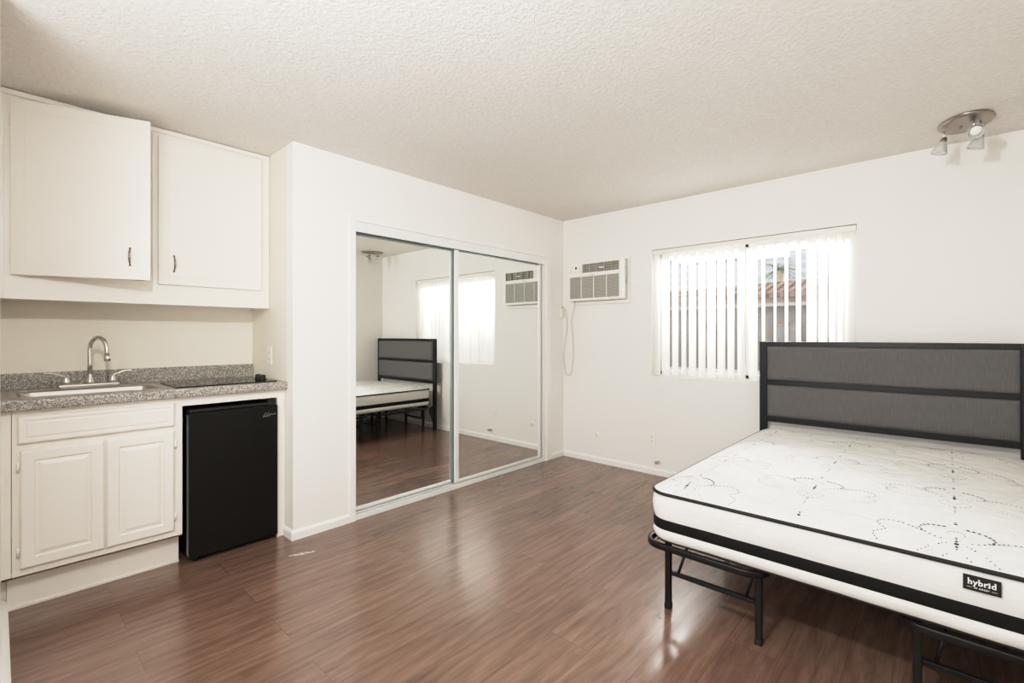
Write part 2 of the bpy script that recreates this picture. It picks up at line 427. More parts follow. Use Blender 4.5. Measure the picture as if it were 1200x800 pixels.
obj('door_gap_shade', B(-.052, -.031, -1.4615, -1.450, .052, 1.95), 'alugap', d1)  # dark strip standing in for the shade between the two doors
d2 = mirror_door('door_2', -.006, -1.476, -.372, .046, 1.950, .036, .030, 'alu', 'alu')

# ------------------------------------------------------------------ window, blind
w = bpy.data.objects.new('window_1', None); COL.objects.link(w); w.location = ((WX0+WX1)/2, .1, WZ0); w['_b'] = tuple(w.location); w['kind'] = 'structure'
bm = BM()
fx = .03
for a in ((WX0, WX1, WZ0, WZ0+fx), (WX0, WX1, WZ1-fx, WZ1), (WX0, WX0+fx, WZ0, WZ1), (WX1-fx, WX1, WZ0, WZ1)): box(bm, a[0], a[1], .10, .138, a[2], a[3], bev=.003)
obj('window_frame', bm, 'alu', w)
mid = 1.762
for i, (xa, xb, ya) in enumerate(((WX0+fx, mid+.022, .118), (mid-.022, WX1-fx, .104))):
    bm = BM()
    for a in ((xa, xb, WZ0+fx, WZ0+fx+.03), (xa, xb, WZ1-fx-.03, WZ1-fx), (xa, xa+.034, WZ0+fx, WZ1-fx), (xb-.034, xb, WZ0+fx, WZ1-fx)): box(bm, a[0], a[1], ya, ya+.014, a[2], a[3], bev=.002)
    s_ = obj('window_sash', bm, 'alu', w)
    obj('window_pane', B(xa+.03, xb-.03, ya+.005, ya+.009, WZ0+fx+.028, WZ1-fx-.028), 'glass', s_)
obj('window_sill', B(WX0, WX1, -.006, .1, WZ0, WZ0+.012, bev=.004), 'trim', w)

bl = thing('vertical_blind', 'white vertical slat blind hanging half open in the window', 'blind', ((WX0+WX1)/2, .045, WZ0+.02))
bm = BM(); box(bm, WX0+.004, WX1-.004, .012, .07, 1.982, 2.018, bev=.004); obj('headrail', bm, 'plastic', bl)
W_ = .089
CXc, CYc = 2.943, -4.006
centers = [1.008, 1.098, 1.185, 1.262, 1.337, 1.419, 1.497, 1.577, 1.653, 1.734, 1.82, 1.895, 1.976, 2.054, 2.134, 2.218, 2.288, 2.35, 2.392, 2.449]
widths = [.074, .070, .055, .042, .062, .058, .070, .061, .053, .062, .065, .025, .018, .023, .034, .065, .058, .05, .055, .065]
for c_, wd in zip(centers, widths):
    r_ = (CXc-c_)/(.045-CYc)
    best = min(range(0, 86), key=lambda t: abs(W_*(math.cos(math.radians(t))-r_*math.sin(math.radians(t)))-wd))
    th = -math.radians(best)
    bm = BM(); n = 8; pts = []
    for i in range(n+1):
        u = (i/n-.5)*W_; bow = .005*(1-(2*u/W_)**2)
        pts.append((c_+u*math.cos(th)-bow*math.sin(th), .045+u*math.sin(th)+bow*math.cos(th)))
    z0, z1 = WZ0+.018, 1.984
    for off in (0,):
        A = [bm.verts.new((p[0], p[1], z0)) for p in pts]; Bv = [bm.verts.new((p[0], p[1], z1)) for p in pts]
        for i in range(n):
            f = bm.faces.new((A[i], A[i+1], Bv[i+1], Bv[i])); f.smooth = True
    obj('slat', bm, 'slat', bl, recalc=False)
bm = BM(); pts = [(1.757, .03, 1.98), (1.758, .028, 1.5), (1.757, .03, 1.0)]
tube(bm, [(1.772, .008, 1.98), (1.772, .008, 1.40), (1.772, .008, 1.02)], .0035, 6)
obj('tilt_wand', bm, 'plastic', bl)

# ------------------------------------------------------------------ kitchen: upper cabinet
UX = -.375; UZ0, UZ1 = 1.43, 2.432
uc = thing('upper_cabinet', 'cream painted wall cabinet with two flat doors above the sink', 'cabinet', ((KX+UX)/2, (KY0+KY1)/2, UZ0))
bm = BM()
ya, yb = KY0+.002, KY1-.002
D = [(-3.957, -3.43), (-3.384, -2.832)]; DZ = (1.545, 2.392)
box(bm, KX+.002, UX-.02, ya, yb, UZ0+.018, UZ0+.036)               # floor panel
box(bm, KX+.002, UX-.02, ya, ya+.018, UZ0, UZ1); box(bm, KX+.002, UX-.02, yb-.018, yb, UZ0, UZ1)
box(bm, KX+.002, UX-.02, ya, yb, UZ1-.018, UZ1); box(bm, KX+.002, KX+.01, ya, yb, UZ0, UZ1)
obj('cabinet_box', bm, 'cab', uc)
bm = BM()
ops = [(D[0][0]+.012, D[0][1]-.012), (D[1][0]+.012, D[1][1]-.012)]
for a in ((ya, ops[0][0]), (ops[0][1], ops[1][0]), (ops[1][1], yb)): box(bm, UX-.02, UX, a[0], a[1], UZ0, UZ1)
for o_ in ops:
    box(bm, UX-.02, UX, o_[0], o_[1], UZ0, DZ[0]+.012); box(bm, UX-.02, UX, o_[0], o_[1], DZ[1]-.012, UZ1)
obj('face_frame', bm, 'cab', uc)
bm = BM()
box(bm, UX, UX+.012, ya, yb, UZ1-.022, UZ1+.004, bev=.004); box(bm, UX, UX+.008, yb-.022, yb, UZ0, UZ1-.02, bev=.003); box(bm, UX, UX+.008, ya, ya+.014, UZ0, UZ1-.02, bev=.003)
obj('edge_moulding', bm, 'cab', uc)
def pull(p, parent, R):
    """bow pull, 9 cm, on a door face: R maps (out, along) to world"""
    bm = BM(); pts = []
    for i in range(13):
        t = i/12; z = (t-.5)*.088; out = .004+.022*math.sin(PI*t)
        pts.append(Vector(p)+R*out+Vector((0, 0, z)))
    tube(bm, pts, [.0032+.0022*math.sin(PI*i/12) for i in range(13)], 8)
    for z in (-.044, .044): lathe(bm, [(0, 0), (.006, 0), (.006, .003), (0, .005)], zto(Vector(p)+Vector((0, 0, z)), R), 10)
    return obj('handle', bm, 'nickel', parent)
def slab_door(hinge_y, L, ang, sgn, handle_u, hz):
    """flat door with a thin routed border; hinge line at (UX+.001, hinge_y), sgn=+1 door extends to +y"""
    T = Matrix.Translation((UX+.0015, hinge_y, 0)) @ Matrix.Rotation(-sgn*math.radians(ang), 4, 'Z')
    bm = BM(); z0, z1 = DZ
    y0, y1 = (0, L) if sgn > 0 else (-L, 0)
    box(bm, 0, .019, y0, y1, z0, z1, bev=.004, seg=3)
    # raised outline bead
    e = .05; wdt = .004
    for a in ((y0+e, y0+e+wdt, z0+e, z1-e), (y1-e-wdt, y1-e, z0+e, z1-e), (y0+e, y1-e, z0+e, z0+e+wdt), (y0+e, y1-e, z1-e-wdt, z1-e)):
        box(bm, .0185, .0202, a[0], a[1], a[2], a[3], bev=.0008, seg=1)
    bmesh.ops.transform(bm, matrix=T, verts=bm.verts)
    d = obj('door', bm, 'cab', uc)
    R = T.to_3x3() @ Vector((1, 0, 0))
    pull(T @ Vector((.019, handle_u, hz)), d, R)
    for z in (z0+.09, z1-.1):
        h = BM(); yy = hinge_y-sgn*.006
        box(h, UX, UX+.004, yy-.006, yy+.006, z-.03, z+.03, bev=.001); tube(h, [(UX+.006, yy+sgn*.004, z-.03), (UX+.006, yy+sgn*.004, z+.03)], .0042, 8)
        obj('hinge', h, 'cab', d)
    return d
da = slab_door(D[0][0], .54, 18.5, 1, .455, 1.665); da['label'] = 'left cabinet door standing ajar'
slab_door(D[1][1], .552, 0, -1, -.478, 1.667)

# ------------------------------------------------------------------ kitchen: base cabinet
BX = -.12; CZ0, CZ1 = .917, .965
bc = thing('base_cabinet', 'cream base cabinet with a false drawer and two panel doors under the sink', 'cabinet', (-.4, (KY0+KY1)/2, 0))
FY0, FY1 = -3.322, -2.826          # fridge bay
bm = BM()
box(bm, KX+.003, -.2105, KY0+.003, KY0+.021, .0, CZ0-.001); box(bm, KX+.003, -.2105, FY0-.04, FY0-.022, .0, CZ0-.001)
box(bm, KX+.003, BX-.02, KY0+.003, FY0-.022, .172, .19); box(bm, KX+.003, KX+.012, KY0+.003, FY0-.022, .172, CZ0-.001)
obj('cabinet_box', bm, 'cab', bc)
bm = BM(); DR = (-3.943, -3.36, .766, .889); DL = (-3.935, -3.647, .205, .735); DRr = (-3.638, -3.361, .205, .740)
FZ = .172
box(bm, BX-.02, BX, -3.960, DL[0]+.012, FZ, CZ0-.001); box(bm, BX-.02, BX, DL[1]-.012, DRr[0]+.012, .2181, .7249)
box(bm, BX-.02, BX, DRr[1]-.012, FY0, FZ, CZ0-.001)
box(bm, BX-.02, BX, DL[0]+.012, DRr[1]-.012, FZ, .218); box(bm, BX-.02, BX, DL[0]+.012, DRr[1]-.012, .725, .780)
box(bm, BX-.02, BX, DL[0]+.012, DRr[1]-.012, .875, CZ0-.001)
box(bm, BX-.02, BX, FY0, KY1-.002, .868, CZ0-.001); box(bm, BX-.02, BX, FY1, KY1-.002, .0, .868)
obj('face_frame', bm, 'cab', bc)
bm = BM(); box(bm, BX-.02, BX-.003, KY0+.003, -3.962, FZ, CZ0-.001, bev=.001); obj('filler_strip', bm, 'cab', bc)
bm = BM(); box(bm, BX-.021, BX-.002, KY0+.006, FY0-.001, FZ-.008, FZ-.0005); obj('bottom_edge', bm, 'rawwood', bc)
bm = BM(); box(bm, -.21, -.192, KY0+.022, FY0-.001, 0, FZ-.009, bev=.002); box(bm, -.192, -.186, KY0+.022, FY0-.001, 0, .014, bev=.002); obj('toe_kick', bm, 'cab', bc)
def panel_front(name, y0, y1, z0, z1, parent, field=True, stile=.045):
    """frame front with stepped raised field"""
    bm = BM(); x = BX+.0005
    loops = []
    def ring(ins, xx): return [(xx, y0+ins, z0+ins), (xx, y1-ins, z0+ins), (xx, y1-ins, z1-ins), (xx, y0+ins, z1-ins)]
    prof = [(0, x), (0, x+.013), (.005, x+.019), (.009, x+.020)]
    if field: prof += [(stile, x+.020), (stile+.006, x+.012), (stile+.012, x+.012), (stile+.026, x+.0185), (stile+.028, x+.019)]
    else: prof += [(.018, x+.020), (.021, x+.0175), (.028, x+.0175), (.032, x+.020)]
    R = [[bm.verts.new(p) for p in ring(i, xx)] for i, xx in prof]
    for A, Bq in zip(R, R[1:]):
        for j in range(4): bm.faces.new((A[j], A[(j+1) % 4], Bq[(j+1) % 4], Bq[j]))
    bm.faces.new(R[-1]); bm.faces.new(R[0][::-1])
    return obj(name, bm, 'cab', parent)
panel_front('drawer_front', *DR, bc, field=False)
for dd, hy in ((DL, DL[0]-.006), (DRr, DRr[1]+.006)):
    d = panel_front('door', *dd, bc)
    for z in (dd[2]+.075, dd[3]-.075):
        h = BM(); box(h, BX, BX+.006, hy-.007, hy+.007, z-.026, z+.026, bev=.002); tube(h, [(BX+.008, hy, z-.02), (BX+.008, hy, z+.02)], .0055, 8)
        for zz in (-.021, .021): lathe(h, [(0, 0), (.004, 0), (.003, .003), (0, .0035)], zto((BX+.006, hy, z+zz), (1, 0, 0)), 8)
        obj('hinge', h, 'plastic', d)

# worktop with cut-out for the sink
ct = thing('countertop', 'grey speckled laminate countertop with low backsplash', 'countertop', (-.38, (KY0+KY1)/2, CZ0))
SX0, SX1, SY0, SY1 = -.555, -.135, -3.965, -3.375     # sink rim
bm = BM(); e = .02
box(bm, KX+.002, SX0+e, KY0+.002, KY1-.002, CZ0, CZ1); box(bm, SX1-e, -.085, KY0+.002, KY1-.002, CZ0, CZ1)
box(bm, SX0+e, SX1-e, KY0+.002, SY0+e, CZ0, CZ1); box(bm, SX0+e, SX1-e, SY1-e, KY1-.002, CZ0, CZ1)
prism(bm, [(-.085, CZ0), (-.0815, CZ0+.004), (-.080, CZ0+.012), (-.080, CZ1-.012), (-.0815, CZ1-.004), (-.086, CZ1)], 'y', KY0+.002, KY1-.002)
obj('worktop', bm, 'counter', ct)
obj('backsplash', B(KX+.002, KX+.021, KY0+.002, KY1-.004, CZ1, 1.052, bev=.003), 'counter', ct)

# sink
sk = thing('sink', 'stainless steel single bowl sink set into the countertop', 'sink', ((SX0+SX1)/2, (SY0+SY1)/2, CZ1))
bm = BM()
def rrect(x0, x1, y0, y1, r, n=5):
    out = []
    for cx, cy, a in ((x1-r, y1-r, 0), (x0+r, y1-r, 90), (x0+r, y0+r, 180), (x1-r, y0+r, 270)):
        for i in range(n+1):
            t = math.radians(a+90*i/n); out.append((cx+r*math.cos(t), cy+r*math.sin(t)))
    return out
bx0, bx1, by0, by1 = -.455, -.165, -3.935, -3.405
rings = []
for (x0, x1, y0, y1, r, z) in ((SX0, SX1, SY0, SY1, .03, CZ1+.0005), (SX0+.003, SX1-.003, SY0+.003, SY1-.003, .03, CZ1+.006), (SX0+.01, SX1-.01, SY0+.01, SY1-.01, .028, CZ1+.006),
        (bx0-.006, bx1+.006, by0-.006, by1+.006, .055, CZ1+.004), (bx0, bx1, by0, by1, .05, CZ1-.004), (bx0+.012, bx1-.012, by0+.012, by1-.012, .05, CZ1-.13), (bx0+.03, bx1-.03, by0+.03, by1-.03, .05, CZ1-.155), (bx0+.1, bx1-.1, by0+.2, by1-.2, .03, CZ1-.16)):
    rings.append([bm.verts.new((p[0], p[1], z)) for p in rrect(x0, x1, y0, y1, r)])
for A, Bq in zip(rings, rings[1:]):
    n = len(A)
    for j in range(n):
        f = bm.faces.new((A[j], A[(j+1) % n], Bq[(j+1) % n], Bq[j])); f.smooth = True
bm.faces.new(rings[-1])
obj('basin', bm, 'steel', sk)
bm = BM(); lathe(bm, [(0, .004), (.03, .004), (.04, .002), (.042, 0), (.042, -.01)], Matrix.Translation(((bx0+bx1)/2, (by0+by1)/2, CZ1-.16)), 20); obj('drain', bm, 'chrome', sk)

# faucet
FX, FY = -.51, -3.66; fz = CZ1+.006
fa = thing('faucet', 'chrome gooseneck faucet with two lever handles behind the sink', 'faucet', (FX, FY, fz))
bm = BM(); box(bm, FX-.026, FX+.026, FY-.125, FY+.125, fz, fz+.020, bev=.008, seg=3); obj('deck_plate', bm, 'chrome', fa)
bm = BM(); lathe(bm, [(0, .02), (.021, .02), (.020, .03), (.015, .042), (.0115, .05), (.0115, .07)], Matrix.Translation((FX, FY, fz)), 18)
top = 1.195
pts = [(FX, FY, fz+.05), (FX, FY, 1.10), (FX, FY, 1.15)] + [(FX+.062-.062*math.cos(a), FY, 1.178+.062*math.sin(a)) for a in [PI*i/14 for i in range(0, 14)]] + [(FX+.126, FY, 1.165), (FX+.130, FY, 1.140)]
tube(bm, pts, .0105, 12)
lathe(bm, [(0, .0), (.0105, .0), (.014, .008), (.0145, .03), (.012, .032), (0, .032)], zto((FX+.129, FY, 1.146), (.06, 0, -1)), 14)
bmesh.ops.transform(bm, matrix=Matrix.Translation((FX, FY, 0)) @ Matrix.Rotation(math.radians(27), 4, 'Z') @ Matrix.Translation((-FX, -FY, 0)), verts=bm.verts)
obj('spout', bm, 'chrome', fa)
for s_ in (-1, 1):
    bm = BM(); y = FY+s_*.095
    lathe(bm, [(0, .02), (.02, .02), (.019, .034), (.014, .05), (.011, .062), (0, .066)], Matrix.Translation((FX, y, fz)), 16)
    lv = catmull([(FX, y, fz+.058), (FX+.004, y+s_*.025, fz+.07), (FX+.012, y+s_*.055, fz+.082), (FX+.018, y+s_*.085, fz+.083)], 5)
    tube(bm, lv, [.0085-.004*i/len(lv) for i in range(len(lv))], 8)
    obj('lever_handle', bm, 'chrome', fa)

# cooktop
ck = thing('cooktop', 'black glass electric cooktop set into the countertop beside the sink', 'cooktop', (-.32, -3.09, CZ1))
obj('glass_plate', B(-.50, -.128, -3.348, -2.822, CZ1+.0005, CZ1+.007, bev=.002), 'blackgloss', ck)
for x in (-.33, -.262):
    bm = BM(); lathe(bm, [(0, 0), (.024, 0), (.024, .004), (.019, .006), (.018, .026), (.016, .029), (0, .029)], Matrix.Translation((x, -2.862, CZ1+.007)), 20)
    box(bm, x-.0165, x+.0165, -2.866, -2.858, CZ1+.034, CZ1+.038, bev=.001)
    obj('knob', bm, 'blackplastic', ck)
bm = BM()
for x, y, r in ((-.31, -3.22, .095), (-.31, -3.0, .075)):
    lathe(bm, [(r, 0), (r+.0015, .0003), (r+.003, 0)], Matrix.Translation((x, y, CZ1+.0071)), 40)
obj('burner_ring', bm, 'gasket', ck)

# mini fridge
fr = thing('mini_fridge', 'black compact fridge with a black door standing under the counter', 'fridge', (-.35, (FY0+FY1)/2, 0))
GX = -.092; GY0, GY1 = -3.298, -2.832
bm = BM(); box(bm, KX+.04, GX-.058, GY0+.004, GY1-.004, .028, .838, bev=.006); obj('fridge_body', bm, 'fridge', fr)
bm = BM(); box(bm, GX-.045, GX, GY0, GY1, .028, .826, bev=.008, seg=3); dd = obj('fridge_door', bm, 'fridge', fr)
bm = BM(); box(bm, GX-.058, GX-.045, GY0+.008, GY1-.008, .05, .82, bev=.002)
obj('gasket', bm, 'gasket', dd)
bm = BM(); box(bm, GX-.044, GX-.012, GY0-.0012, GY0+.002, .045, .815, bev=.0005); obj('edge_sheen', bm, 'gasket', dd)['label'] = 'painted grey sheen on the hinge side of the door'  # reflection along the door side, built as a grey strip
bm = BM(); box(bm, GX-.05, GX-.004, GY0+.004, GY1-.03, .827, .846, bev=.006, seg=3); obj('top_cap', bm, 'blackplastic', dd)
bm = BM(); prism(bm, [(GX-.05, .826), (GX-.004, .826), (GX-.006, .842), (GX-.02, .86), (GX-.05, .862)], 'y', GY1-.055, GY1-.012); obj('hinge_cover', bm, 'blackplastic', fr)
for x in (-.15, -.55):
    for y in (GY0+.04, GY1-.04):
        bm = BM(); lathe(bm, [(0, 0), (.016, 0), (.016, .012), (.010, .014), (.010, .03), (0, .03)], Matrix.Translation((x, y, 0)), 12)
        obj('levelling_foot', bm, 'blackplastic', fr)
# script emblem: large slanted initial, then a thin run of small letters
bm = BM(); ex = GX+.0006
def st(p, r=.0013):
    tube(bm, [(ex, y, z) for y, z in p], r, 6)
oy, oz = -2.905, .772
st([(oy-.012, oz-.010), (oy+.004, oz+.012), (oy+.006, oz-.008), (oy+.018, oz+.013), (oy+.019, oz-.009)], .0017)
st([(oy-.016, oz-.011), (oy+.02, oz-.009), (oy+.03, oz-.006)], .0013)
for i in range(5):
    y = oy+.026+i*.0075
    st([(y, oz-.004), (y+.0025, oz+.005), (y+.0045, oz-.004), (y+.0075, oz-.002)], .001)
obj('emblem', bm, 'emblem', dd)

# ------------------------------------------------------------------ wall plates
def plate_bits(o, c, u, n, w, h):
    """duplex receptacle faces on plate; u = horizontal unit, n = outward"""
    c, u, n = Vector(c), Vector(u), Vector(n); z = Vector((0, 0, 1))
    for s_ in (-1, 1):
        bm = BM(); m = Matrix.Translation(c+z*s_*.02+n*.005) @ Matrix((u, z, n)).transposed().to_4x4()
        lathe(bm, [(0, .0018), (.0125, .0018), (.0135, 0)], m, 18, 1, .95)
        r = obj('receptacle', bm, 'plastic', o)
        bm = BM()
        for dx in (-.006, .006): box(bm, dx-.0012, dx+.0012, -.002, .007, .0012, .0022)
        box(bm, -.002, .002, -.0095, -.0055, .0012, .0022)
        bmesh.ops.transform(bm, matrix=m, verts=bm.verts); obj('slot', bm, 'slot', r)
def outlet(name, label, c, u, n, w=.072, h=.115):
    c, u, n = Vector(c), Vector(u).normalized(), Vector(n)
    o = thing(name, label, 'outlet', c)
    m = Matrix.Translation(c) @ Matrix((u, Vector((0, 0, 1)), n)).transposed().to_4x4()
    bm = BM(); box(bm, -w/2, w/2, -h/2, h/2, 0, .006, bev=.003); lathe(bm, [(0, .0075), (.003, .007), (.0035, .006)], Matrix.Identity(4), 10)
    bmesh.ops.transform(bm, matrix=m, verts=bm.verts); obj('cover_plate', bm, 'plastic', o)
    plate_bits(o, c, u, n, w, h); return o
outlet('wall_outlet', 'white wall outlet low on the window wall below the window', (.988, 0, .318), (1, 0, 0), (0, -1, 0))
outlet('wall_outlet', 'white wall outlet above the counter on the alcove side wall', (-.36, KY1, 1.12), (-1, 0, 0), (0, -1, 0))
outlet('wall_outlet', 'white wall outlet in the corner with the air conditioner plugged in', (0, -.066, 1.475), (0, 1, 0), (1, 0, 0))
o = thing('cable_plate', 'small round white cable plate low on the wall near the closet', 'wall plate', (.405, 0, .272))
bm = BM(); lathe(bm, [(0, .006), (.018, .006), (.028, .003), (.030, 0)], zto((.405, 0, .272), (0, -1, 0)), 24); obj('cover_disc', bm, 'plastic', o)
bm = BM(); lathe(bm, [(0, .014), (.004, .014), (.0045, .006), (.006, .006)], zto((.405, 0, .272), (0, -1, 0)), 12); obj('cable_jack', bm, 'nickel', o)
o = thing('shutoff_valve', 'small capped pipe valve sticking out of the wall just above the baseboard', 'valve', (1.045, 0, .125))
bm = BM(); lathe(bm, [(0, .004), (.014, .004), (.024, .002), (.026, 0)], zto((1.05, 0, .122), (0, -1, 0)), 18); obj('escutcheon', bm, 'plastic', o)
bm = BM(); tube(bm, [(1.05, -.002, .122), (1.05, -.03, .122), (1.05, -.052, .122)], [.009, .009, .013], 12); obj('valve_body', bm, 'brass', o)
bm = BM(); tube(bm, [(1.05, -.043, .122), (1.05, -.043, .146)], .004, 8); box(bm, 1.03, 1.07, -.048, -.038, .144, .150, bev=.002); obj('valve_lever', bm, 'plastic', o)

# ------------------------------------------------------------------ air conditioner
ac = thing('air_conditioner', 'white through-wall air conditioner mounted high in the corner', 'air conditioner', (.45, 0, 1.555))
AX0, AX1, AZ0, AZ1, AY = .146, .758, 1.593, 1.962, -.105
bm = BM()
for a in ((.128, .776, 1.555, 1.588), (.128, .776, 1.966, 1.988), (.128, .142, 1.588, 1.966), (.762, .776, 1.588, 1.966)): box(bm, a[0], a[1], -.026, 0, a[2], a[3], bev=.005)
obj('wall_sleeve', bm, 'acplastic', ac)
gx1 = AX1-.045; cpx = AX0+.155; vz0, vz1 = AZ1-.098, AZ1-.012; gz0, gz1 = AZ0+.022, AZ1-.135
bm = BM()
ay = AY; yb = -.001
box(bm, AX0, AX1-.02, ay+.03, yb, AZ0, AZ1, bev=.004)                         # core
box(bm, AX0, AX0+.008, ay, ay+.04, AZ0+.004, AZ1, bev=.002)                  # left edge
prism(bm, [(gx1, ay+.04), (gx1, ay), (AX1-.022, ay), (AX1-.010, ay+.006), (AX1-.002, ay+.02), (AX1, ay+.04)], 'z', AZ0+.002, AZ1)  # rounded cheek
box(bm, AX0+.004, gx1+.004, ay, ay+.04, AZ0, gz0, bev=.003); box(bm, AX0+.004, gx1+.004, ay-.004, ay+.04, gz1, vz0, bev=.004); box(bm, AX0+.004, gx1+.004, ay, ay+.04, vz1, AZ1, bev=.002)
obj('front_housing', bm, 'acplastic', ac)
obj('control_panel', B(AX0+.006, cpx, ay-.001, ay+.034, vz0-.002, AZ1-.004, bev=.003), 'acplastic', ac)
cp = ac.children[-1]
bm = BM(); lathe(bm, [(0, .003), (.009, .003), (.011, 0)], zto((AX0+.085, ay-.001, vz0+.055), (0, -1, 0)), 14, 1, 1.3); obj('display', bm, 'slot', cp)
for i, (ux, uz) in enumerate(((.03, .065), (.03, .042), (.03, .018), (.125, .065), (.14, .042), (.125, .018), (.082, .014))):
    bm = BM(); box(bm, AX0+ux-.008, AX0+ux+.008, ay-.004, ay, vz0+uz-.0035, vz0+uz+.0035, bev=.0012); obj('button', bm, 'acgrille', cp)
bm = BM(); box(bm, cpx, gx1, ay+.022, ay+.03, vz0, vz1); vb = obj('vent_recess', bm, 'acdark', ac)
bm = BM()
for i in range(1, 6): box(bm, cpx+(gx1-cpx)*i/5-.002, cpx+(gx1-cpx)*i/5+.002, ay+.004, ay+.03, vz0, vz1)
for i in range(1, 4): box(bm, cpx, gx1, ay+.008, ay+.024, vz0+(vz1-vz0)*i/4-.0012, vz0+(vz1-vz0)*i/4+.0012)
obj('air_louvre', bm, 'acgrille', vb)
bm = BM(); box(bm, cpx+.19, cpx+.25, ay+.002, ay+.01, vz0+.034, vz0+.046, bev=.003); obj('louvre_tab', bm, 'acplastic', vb)
bm = BM(); obj('grille_backing', B(AX0+.008, gx1, ay+.016, ay+.02, gz0, gz1), 'acdark', ac)
n = 20
for i in range(n):
    z = gz0+(gz1-gz0)*(i+.5)/n; box(bm, AX0+.008, gx1, ay+.002, ay+.0159, z-.0030, z+.0030)
gr = obj('intake_grille', bm, 'acgrille', ac)
for fx_ in (.245, .5, .755):
    x = AX0+.008+(gx1-AX0-.008)*fx_; obj('grille_rib', B(x-.003, x+.003, ay-.001, ay+.014, gz0, gz1, bev=.001), 'acplastic', gr)
obj('badge', B(.40, .45, ay-.006, ay-.003, gz1+.010, gz1+.018, bev=.001), 'acgrille', ac)
obj('side_latch', B(AX1-.003, AX1+.003, -.075, -.060, 1.735, 1.90, bev=.002), 'acgrille', ac)
# power cord
def pz(py, t=0): return None
cpts = [(.185, -.06, 1.59), (.18, -.07, 1.50), (.155, -.075, 1.40), (.17, -.08, 1.26), (.178, -.08, 1.15), (.178, -.08, 1.02), (.160, -.075, .90), (.115, -.07, .845), (.075, -.065, .87), (.052, -.06, .97), (.048, -.055, 1.10), (.068, -.055, 1.23), (.09, -.06, 1.36), (.075, -.062, 1.47), (.055, -.064, 1.535), (.032, -.066, 1.545), (.026, -.066, 1.52)]
bm = BM(); tube(bm, catmull(cpts, 6), .0042, 8); cd = obj('power_cord', bm, 'cord', ac)
bm = BM(); box(bm, .007, .034, -.082, -.050, 1.435, 1.525, bev=.007); obj('plug', bm, 'plastic', cd)

# ------------------------------------------------------------------ ceiling spotlight fixture
lf = thing('ceiling_light', 'brushed nickel oval ceiling light with three frosted glass spots', 'ceiling light', (3.025, -.371, H))
bm = BM(); lathe(bm, [(0, -.020), (.86, -.020), (.95, -.016), (1, -.008), (.985, -.002), (.96, 0)], Matrix.Translation((3.025, -.371, H)) @ Matrix.Rotation(math.radians(99.4), 4, 'Z') @ Matrix.Diagonal((.159, .115, 1, 1)), 40)
obj('canopy', bm, 'nickel', lf)
bm = BM(); lathe(bm, [(0, .012), (.005, .010), (.008, .004), (.008, 0)], zto((3.005, -.355, H-.02), (0, 0, -1)), 12); obj('finial', bm, 'nickel', lf)
spots = [((2.938, -.335), (2.936, -.335, 2.372), (-.30, .02, -1)), ((3.058, -.395), (3.058, -.395, 2.388), (.12, -.90, -.62)), ((3.085, -.38), (3.085, -.375, 2.352), (-.30, .10, -1))]
for (ax, ayy), J, dr in spots:
    J = Vector(J); dr = Vector(dr).normalized()
    bm = BM(); tube(bm, [(ax, ayy, H-.018), (ax, ayy, (H+J.z)/2), tuple(J)], .0045, 8); arm = obj('arm', bm, 'chrome', lf)
    bm = BM(); m = zto(J-dr*.004, dr); lathe(bm, [(0, -.012), (.010, -.010), (.014, 0), (.017, .016), (.016, .020), (0, .020)], m, 16); obj('socket', bm, 'nickel', arm)
    bm = BM(); lathe(bm, [(.015, .012), (.021, .026), (.029, .05), (.036, .072), (.038, .079), (.036, .080), (.033, .071), (.026, .05), (.018, .026), (.012, .014)], m, 24); obj('glass_shade', bm, 'frost', arm)
    bm = BM(); lathe(bm, [(.008, .016), (.012, .030), (.022, .052), (.025, .064), (.022, .068), (.012, .071), (0, .072)], m, 20); obj('bulb', bm, 'bulb', arm)

# ------------------------------------------------------------------ bed
X0, X1 = 1.942, 3.30; Y0, Y1 = -2.008, -.147
bd = thing('bed', 'black metal platform bed frame with a grey padded headboard against the window wall', 'bed', (2.63, -1.08, 0))
RZ = .306
units = [(1.920, 2.418), (2.825, 3.306)]
leg_ys = [-1.915, -1.12, -.92, -.24]
bm = BM()
def loop(x0, x1, y0, y1, r):
    return [(p[0], p[1], RZ) for p in rrect(x0, x1, y0, y1, r, 6)]
for (xa, xb) in units:
    for (ya, yb) in ((-1.988, -1.075), (-.965, -.20)):
        bm = BM(); tube(bm, loop(xa, xb, ya, yb, .075), .013, 10, closed=True, prof=(.014, .010)); obj('side_rail', bm, 'blackmetal', bd)
for (xa, xb) in units:
    for y in leg_ys:
        lx = (2.003, 2.385) if xa < 2.5 else (2.873, 3.25)
        for x in lx:
            bm = BM(); box(bm, x-.0125, x+.0125, y-.0125, y+.0125, .0, RZ-.004, bev=.004)
            l_ = obj('leg', bm, 'blackmetal', bd)
            bm = BM(); box(bm, x-.0145, x+.0145, y-.0145, y+.0145, 0, .026, bev=.004); obj('foot_cap', bm, 'blackplastic', l_)
        bm = BM(); box(bm, lx[0]+.0125, lx[1]-.0125, y-.009, y+.009, .158, .176, bev=.003); obj('cross_bar', bm, 'blackmetal', bd)
        for s_, x in ((1, lx[0]), (-1, lx[1])):
            bm = BM(); tube(bm, [(x+s_*.045, y, .168), (x+s_*.075, y+.04, RZ-.01)] if s_ > 0 else [(x+s_*.05, y, .168), (x+s_*.022, y+.03, RZ-.01)], .006, 8); obj('brace', bm, 'blackmetal', bd)
bm = BM()
for i in range(17):
    y = -1.90+i*.105; tube(bm, [(1.945, y, RZ+.009), (3.29, y, RZ+.009)], .003, 6)
for i in range(14):
    x = 1.97+i*.1; tube(bm, [(x, -1.955, RZ+.014), (x, -.21, RZ+.014)], .003, 6)
for y in (-1.02, -.55, -1.5):
    box(bm, 2.40, 2.84, y-.012, y+.012, RZ-.012, RZ+.012, bev=.003)
